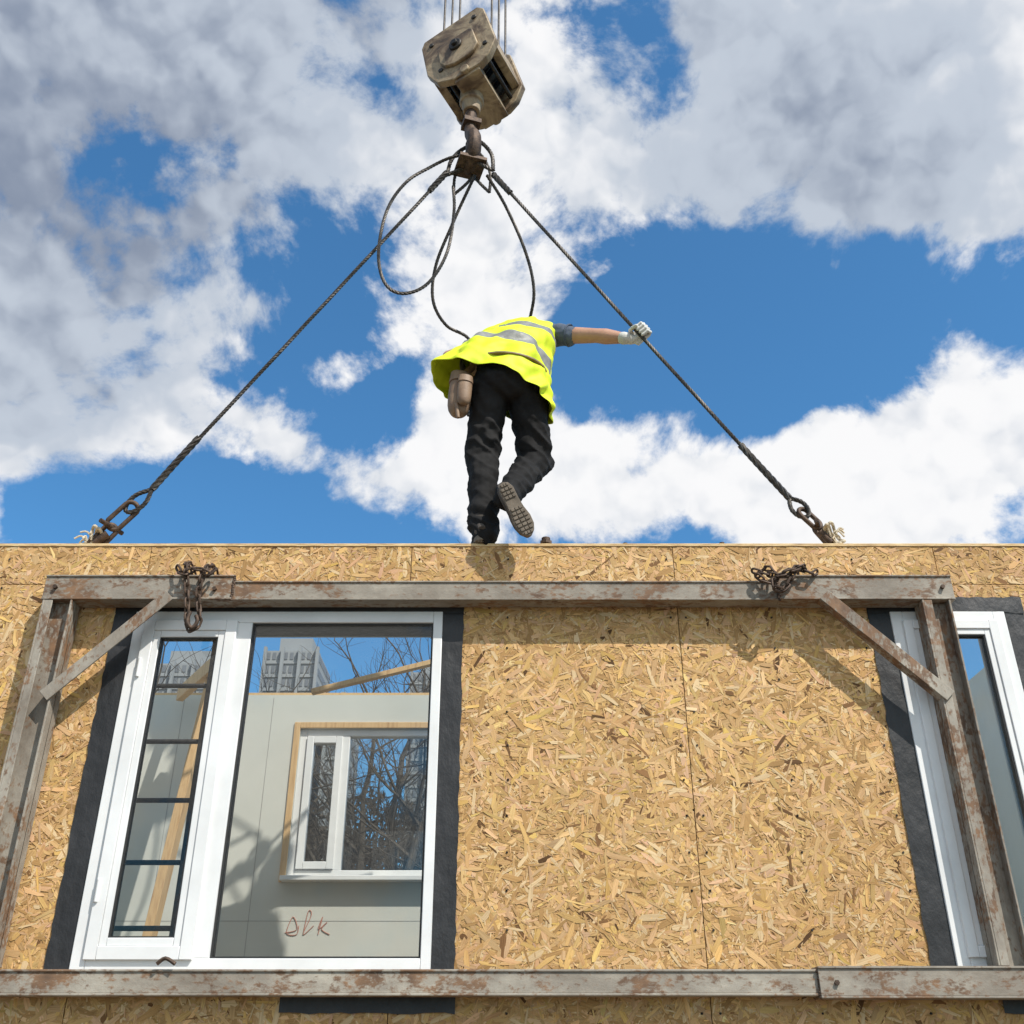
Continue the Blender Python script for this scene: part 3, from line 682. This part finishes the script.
def tower(x0,x1,y0,dp,hh,fl,bays):
    e=empty('apartment_tower',((x0+x1)/2,y0+dp/2,0)); m=MB(); m.box(x0,x1,y0,y0+dp,0,hh)
    m.box(x0+2,x1-2,y0+3,y0+dp-3,hh,hh+4); fh=hh/fl; bw=(x1-x0)/bays
    w=MB()
    for f in range(fl):
        m.box(x0-.15,x1+.15,y0-.25,y0-.001,f*fh,f*fh+.35)
        for b_ in range(bays):
            w.box(x0+b_*bw+bw*.22,x0+b_*bw+bw*.78,y0-.12,y0-.002,f*fh+1.0,f*fh+fh*.85)
        nb=int(dp/bw)
        for b_ in range(nb):
            for xx,s in ((x0,-1),(x1,1)):
                w.box(min(xx+s*.002,xx+s*.12),max(xx+s*.002,xx+s*.12),y0+b_*bw+bw*.22,y0+b_*bw+bw*.78,f*fh+1.0,f*fh+fh*.85)
    for b_ in range(0,bays+1,3): m.box(x0+b_*bw-.3,x0+b_*bw+.3,y0-1.2,y0-.26,0,hh+.5)
    m.obj('tower_body',M_tower,e); w.obj('tower_windows',M_twin,e)
tower(-52,-41,200,16,80,27,9); tower(-39,-34,206,14,70,24,4); tower(-77,-64,205,16,79,27,9); tower(-24,-14,230,16,86,28,8); tower(60,74,190,16,62,20,8)

def tree(x,y,hh,seed,lean=0):
    rnd=random.Random(seed); e=empty('bare_tree',(x,y,0)); m=MB()
    def grow(p,d,L,r,lev):
        nseg=4; pts=[p]; q=p.copy(); dd=d.copy()
        for i in range(nseg):
            dd=(dd+V((rnd.gauss(0,.13),rnd.gauss(0,.13),rnd.gauss(.06,.08)))).normalized(); q=q+dd*L/nseg; pts.append(q.copy())
        m.tube(pts,[r*(1-.5*i/nseg) for i in range(nseg+1)],7 if lev<2 else 4,0,cap=False)
        if lev>=6: return
        nchild=rnd.randint(3,4) if lev<3 else 3
        for c in range(nchild):
            t_=rnd.uniform(.35,1) if c else 1; k=min(nseg,max(1,int(t_*nseg))); b_=pts[k]
            s=V((rnd.gauss(0,1),rnd.gauss(0,1),rnd.gauss(.15,.5))).normalized()
            nd=(dd*(.9 if c==0 else .55)+s*(.3 if c==0 else .8)).normalized()
            grow(b_,nd,L*rnd.uniform(.62,.76),max(.006,r*(.58 if c==0 else .48)),lev+1)
    grow(V((x,y,-.1)),V((lean,0,1)),hh*.30,hh*.014,0); m.obj('trunk_and_branches',M_bark,e,recalc=False)
tree(-4.4,24,18,3); tree(-7.6,28,19.5,11); tree(-2.0,30,20,5); tree(-12.5,33,17,8); tree(6,32,14,21); tree(-5.6,27,19,31)

# thicket of brush and trees behind the site: one object
vs=[];fs=[]; r2=random.Random(4)
for i in range(30):
    cx=-24+i*1.7+r2.uniform(-1,1); cy=38+r2.uniform(-3,5); ch=r2.uniform(11.,13.6)
    for j in range(3000):
        u=V((r2.gauss(0,1),r2.gauss(0,1),r2.gauss(0,1))).normalized()*(r2.random()**.45)
        p=V((cx+u.x*2.2,cy+u.y*2.0,ch*.5+u.z*ch*.5)); q=p*.6; p+=V((noise.noise(q),noise.noise(q+V((9,0,0))),noise.noise(q+V((0,9,0)))))*1.1
        a_=V((r2.gauss(0,1),r2.gauss(0,1),r2.gauss(0,1.6))).normalized()*r2.uniform(.12,.42); b_=V((r2.gauss(0,1),r2.gauss(0,1),r2.gauss(0,1))).normalized()*.09
        o=len(vs); vs+= [p-a_,p+b_,p+a_,p-b_]; fs.append((o,o+1,o+2,o+3))
m=MB(); m.add(vs,fs,0,False); m.obj('tree_line',M_leafm,recalc=False)

# ------------------------------------------------------------------ sun and sky
sd=V((.45,-.50,.80)).normalized()
el=math.asin(sd.z); az=math.atan2(sd.x,sd.y)
L_=bpy.data.lights.new('sun','SUN'); L_.energy=5.0; L_.angle=math.radians(.5); L_.color=(1,.95,.87)
lo=link(bpy.data.objects.new('sun',L_)); lo.rotation_euler=(-sd).to_track_quat('-Z','Y').to_euler()
w=bpy.data.worlds.new('World'); sc.world=w; w.use_nodes=True; nt=w.node_tree; bg=nt.nodes['Background']
try:
    w.cycles.sampling_method='MANUAL'; w.cycles.sample_map_resolution=256
except Exception: pass
sky=nt.nodes.new('ShaderNodeTexSky'); sky.sky_type='NISHITA'; sky.sun_disc=False; sky.sun_elevation=el; sky.sun_rotation=az
tc=nt.nodes.new('ShaderNodeTexCoord')
def vm_(op,a,b=None,s=None):
    n=nt.nodes.new('ShaderNodeVectorMath'); n.operation=op
    for i,x in enumerate((a,b)):
        if x is None: continue
        if isinstance(x,(tuple,list,Vector)): n.inputs[i].default_value=tuple(x)
        else: nt.links.new(x,n.inputs[i])
    if s is not None:
        if isinstance(s,(int,float)): n.inputs['Scale'].default_value=s
        else: nt.links.new(s,n.inputs['Scale'])
    return n
D=vm_('NORMALIZE',tc.outputs['Generated']).outputs[0]
wn=nt.nodes.new('ShaderNodeTexNoise'); wn.inputs['Scale'].default_value=5; wn.inputs['Detail'].default_value=2; nt.links.new(D,wn.inputs['Vector'])
wd_=vm_('SUBTRACT',wn.outputs['Color'],(.5,.5,.5)).outputs[0]
DW=vm_('ADD',D,vm_('SCALE',wd_,None,.15).outputs[0]).outputs[0]
def blob(x,y,z,r,zs=1.,wt=1.):
    c=V((x,y,z)).normalized()
    d=vm_('SUBTRACT',DW,tuple(c)).outputs[0]
    if zs!=1: d=vm_('MULTIPLY',d,(1,1,zs)).outputs[0]
    l=vm_('LENGTH',d).outputs['Value']
    mr=nt.nodes.new('ShaderNodeMapRange'); mr.interpolation_type='SMOOTHSTEP'; nt.links.new(l,mr.inputs[0])
    mr.inputs[1].default_value=r*1.5; mr.inputs[2].default_value=r*.1; mr.inputs[3].default_value=0; mr.inputs[4].default_value=wt
    return mr.outputs[0]
def total(L): 
    o=blob(*L[0])
    for q in L[1:]: o=math_(nt,'ADD',o,blob(*q))
    return o
pos=[(-.42,.68,.84,.34,1,1.5),(-.26,.74,.72,.14,1,.9),(-.17,.68,.84,.22,1,1.2),(.06,.70,.80,.16,1,1.2),(-.42,.82,.58,.16,1,1.1),
 (-.24,.845,.54,.11,1.8),(-.15,.79,.63,.07,2,.7),(-.03,.75,.69,.09,1,1.1),(.32,.70,.80,.24,1,1.5),(.47,.70,.80,.2,1,1.2),(.36,.745,.705,.11,1.5,1.),(.43,.845,.535,.15,1,1.6),
 (.28,.87,.49,.11,2,1.2),(.10,.86,.51,.14,1.5,1.2),(-.09,.86,.50,.14,1,1.2),(-.2,-.8,.6,.7,1,1.4),(.7,-.6,.5,.5,1,1.2),(-.9,.1,.5,.4)]  # rearward blobs: unseen clouds added to grey the reflections in the window glass
neg=[(.125,.655,.885,.075,1,1.2),(.14,.77,.67,.14,1.7,1.2),(.34,.80,.63,.13,2.4,1.2),(.23,.81,.60,.11),(-.17,.755,.70,.09,1.2,1.4),(-.30,.895,.455,.20,3,1.3),(-.15,.825,.585,.11,2,1.2),(.47,.80,.62,.06,1.5,1.)]
gry=[(-.46,.72,.78,.27,1,1.2),(-.30,.66,.88,.18,1,1.),(.27,.68,.82,.18,1,1.2),(.38,.72,.76,.15,1,1.1),(-.42,.83,.58,.08,1,.5)]
F=math_(nt,'MINIMUM',total(pos),1.4); F=math_(nt,'SUBTRACT',F,total(neg))
def fbm(vec,scale,det=9,r=.58,dist=0):
    n=nt.nodes.new('ShaderNodeTexNoise'); n.inputs['Scale'].default_value=scale; n.inputs['Detail'].default_value=det; n.inputs['Roughness'].default_value=r; n.inputs['Distortion'].default_value=dist
    nt.links.new(vec,n.inputs['Vector']); return n.outputs['Fac']
def billow(vec,scale,det,r=.5):
    n=nt.nodes.new('ShaderNodeTexVoronoi'); n.feature='F1'; n.normalize=True
    n.inputs['Scale'].default_value=scale; n.inputs['Detail'].default_value=det; n.inputs['Roughness'].default_value=r; n.inputs['Lacunarity'].default_value=2.2
    nt.links.new(vec,n.inputs['Vector']); return math_(nt,'MULTIPLY_ADD',n.outputs['Distance'],-1.,1.)
# cumulus height: fBm plus rounded billows on a turbulent domain
wf_=nt.nodes.new('ShaderNodeTexNoise'); wf_.inputs['Scale'].default_value=16; wf_.inputs['Detail'].default_value=3; wf_.inputs['Roughness'].default_value=.62; nt.links.new(D,wf_.inputs['Vector'])
DT=vm_('ADD',D,vm_('SCALE',vm_('SUBTRACT',wf_.outputs['Color'],(.5,.5,.5)).outputs[0],None,.055).outputs[0]).outputs[0]
so_=tuple(V((.35,-.1,.9)).normalized()*.018)
DT2=vm_('ADD',DT,so_).outputs[0]
n1=fbm(D,5.5,9,.62,.2)
b1=billow(DT,8,2.,.5); b2_=billow(DT2,8,2.,.5)
f=math_(nt,'ADD',math_(nt,'MULTIPLY',math_(nt,'SUBTRACT',F,.74),.50),math_(nt,'MULTIPLY',math_(nt,'SUBTRACT',n1,.5),2.1))
f=math_(nt,'ADD',f,math_(nt,'MULTIPLY',math_(nt,'SUBTRACT',b1,.66),.8))
mr=nt.nodes.new('ShaderNodeMapRange'); mr.interpolation_type='SMOOTHSTEP'; nt.links.new(f,mr.inputs[0]); mr.inputs[1].default_value=-.08; mr.inputs[2].default_value=.16
dens=mr.outputs[0]
lit=math_(nt,'ADD',math_(nt,'MULTIPLY',math_(nt,'SUBTRACT',b1,b2_),1.9),.92)
lit=math_(nt,'ADD',lit,math_(nt,'MULTIPLY',math_(nt,'SUBTRACT',n1,.5),.5))
low=fbm(D,3.2,2,.5)
G=math_(nt,'MULTIPLY',math_(nt,'MINIMUM',total(gry),1.15),math_(nt,'ADD',math_(nt,'MULTIPLY',math_(nt,'SUBTRACT',low,.5),2.2),.60),clamp=True)
lit=math_(nt,'SUBTRACT',lit,math_(nt,'MULTIPLY',G,.74),clamp=True)
cc=nt.nodes.new('ShaderNodeValToRGB'); cc.color_ramp.interpolation='EASE'; e=cc.color_ramp.elements; e[0].color=(.25,.30,.40,1); e[1].color=(.96,.96,.97,1); e.new(.5).color=(.54,.60,.69,1); nt.links.new(lit,cc.inputs[0])
cl=vm_('SCALE',cc.outputs[0],None,10.).outputs[0]
sk=vm_('MULTIPLY',sky.outputs[0],(.72,1.46,1.85)).outputs[0]
mx=mixc(nt,dens,sk,cl); nt.links.new(mx,bg.inputs[0]); bg.inputs[1].default_value=.1

# ------------------------------------------------------------------ camera
cam=bpy.data.cameras.new('camera'); cam.lens=36; cam.sensor_width=36; cam.clip_end=8000
co=link(bpy.data.objects.new('camera',cam)); co.location=(0,-4.4,1.6); co.rotation_euler=(math.radians(90+28.7),0,0); sc.camera=co
sc.view_settings.view_transform='Standard'; sc.view_settings.look='None'; sc.view_settings.exposure=0
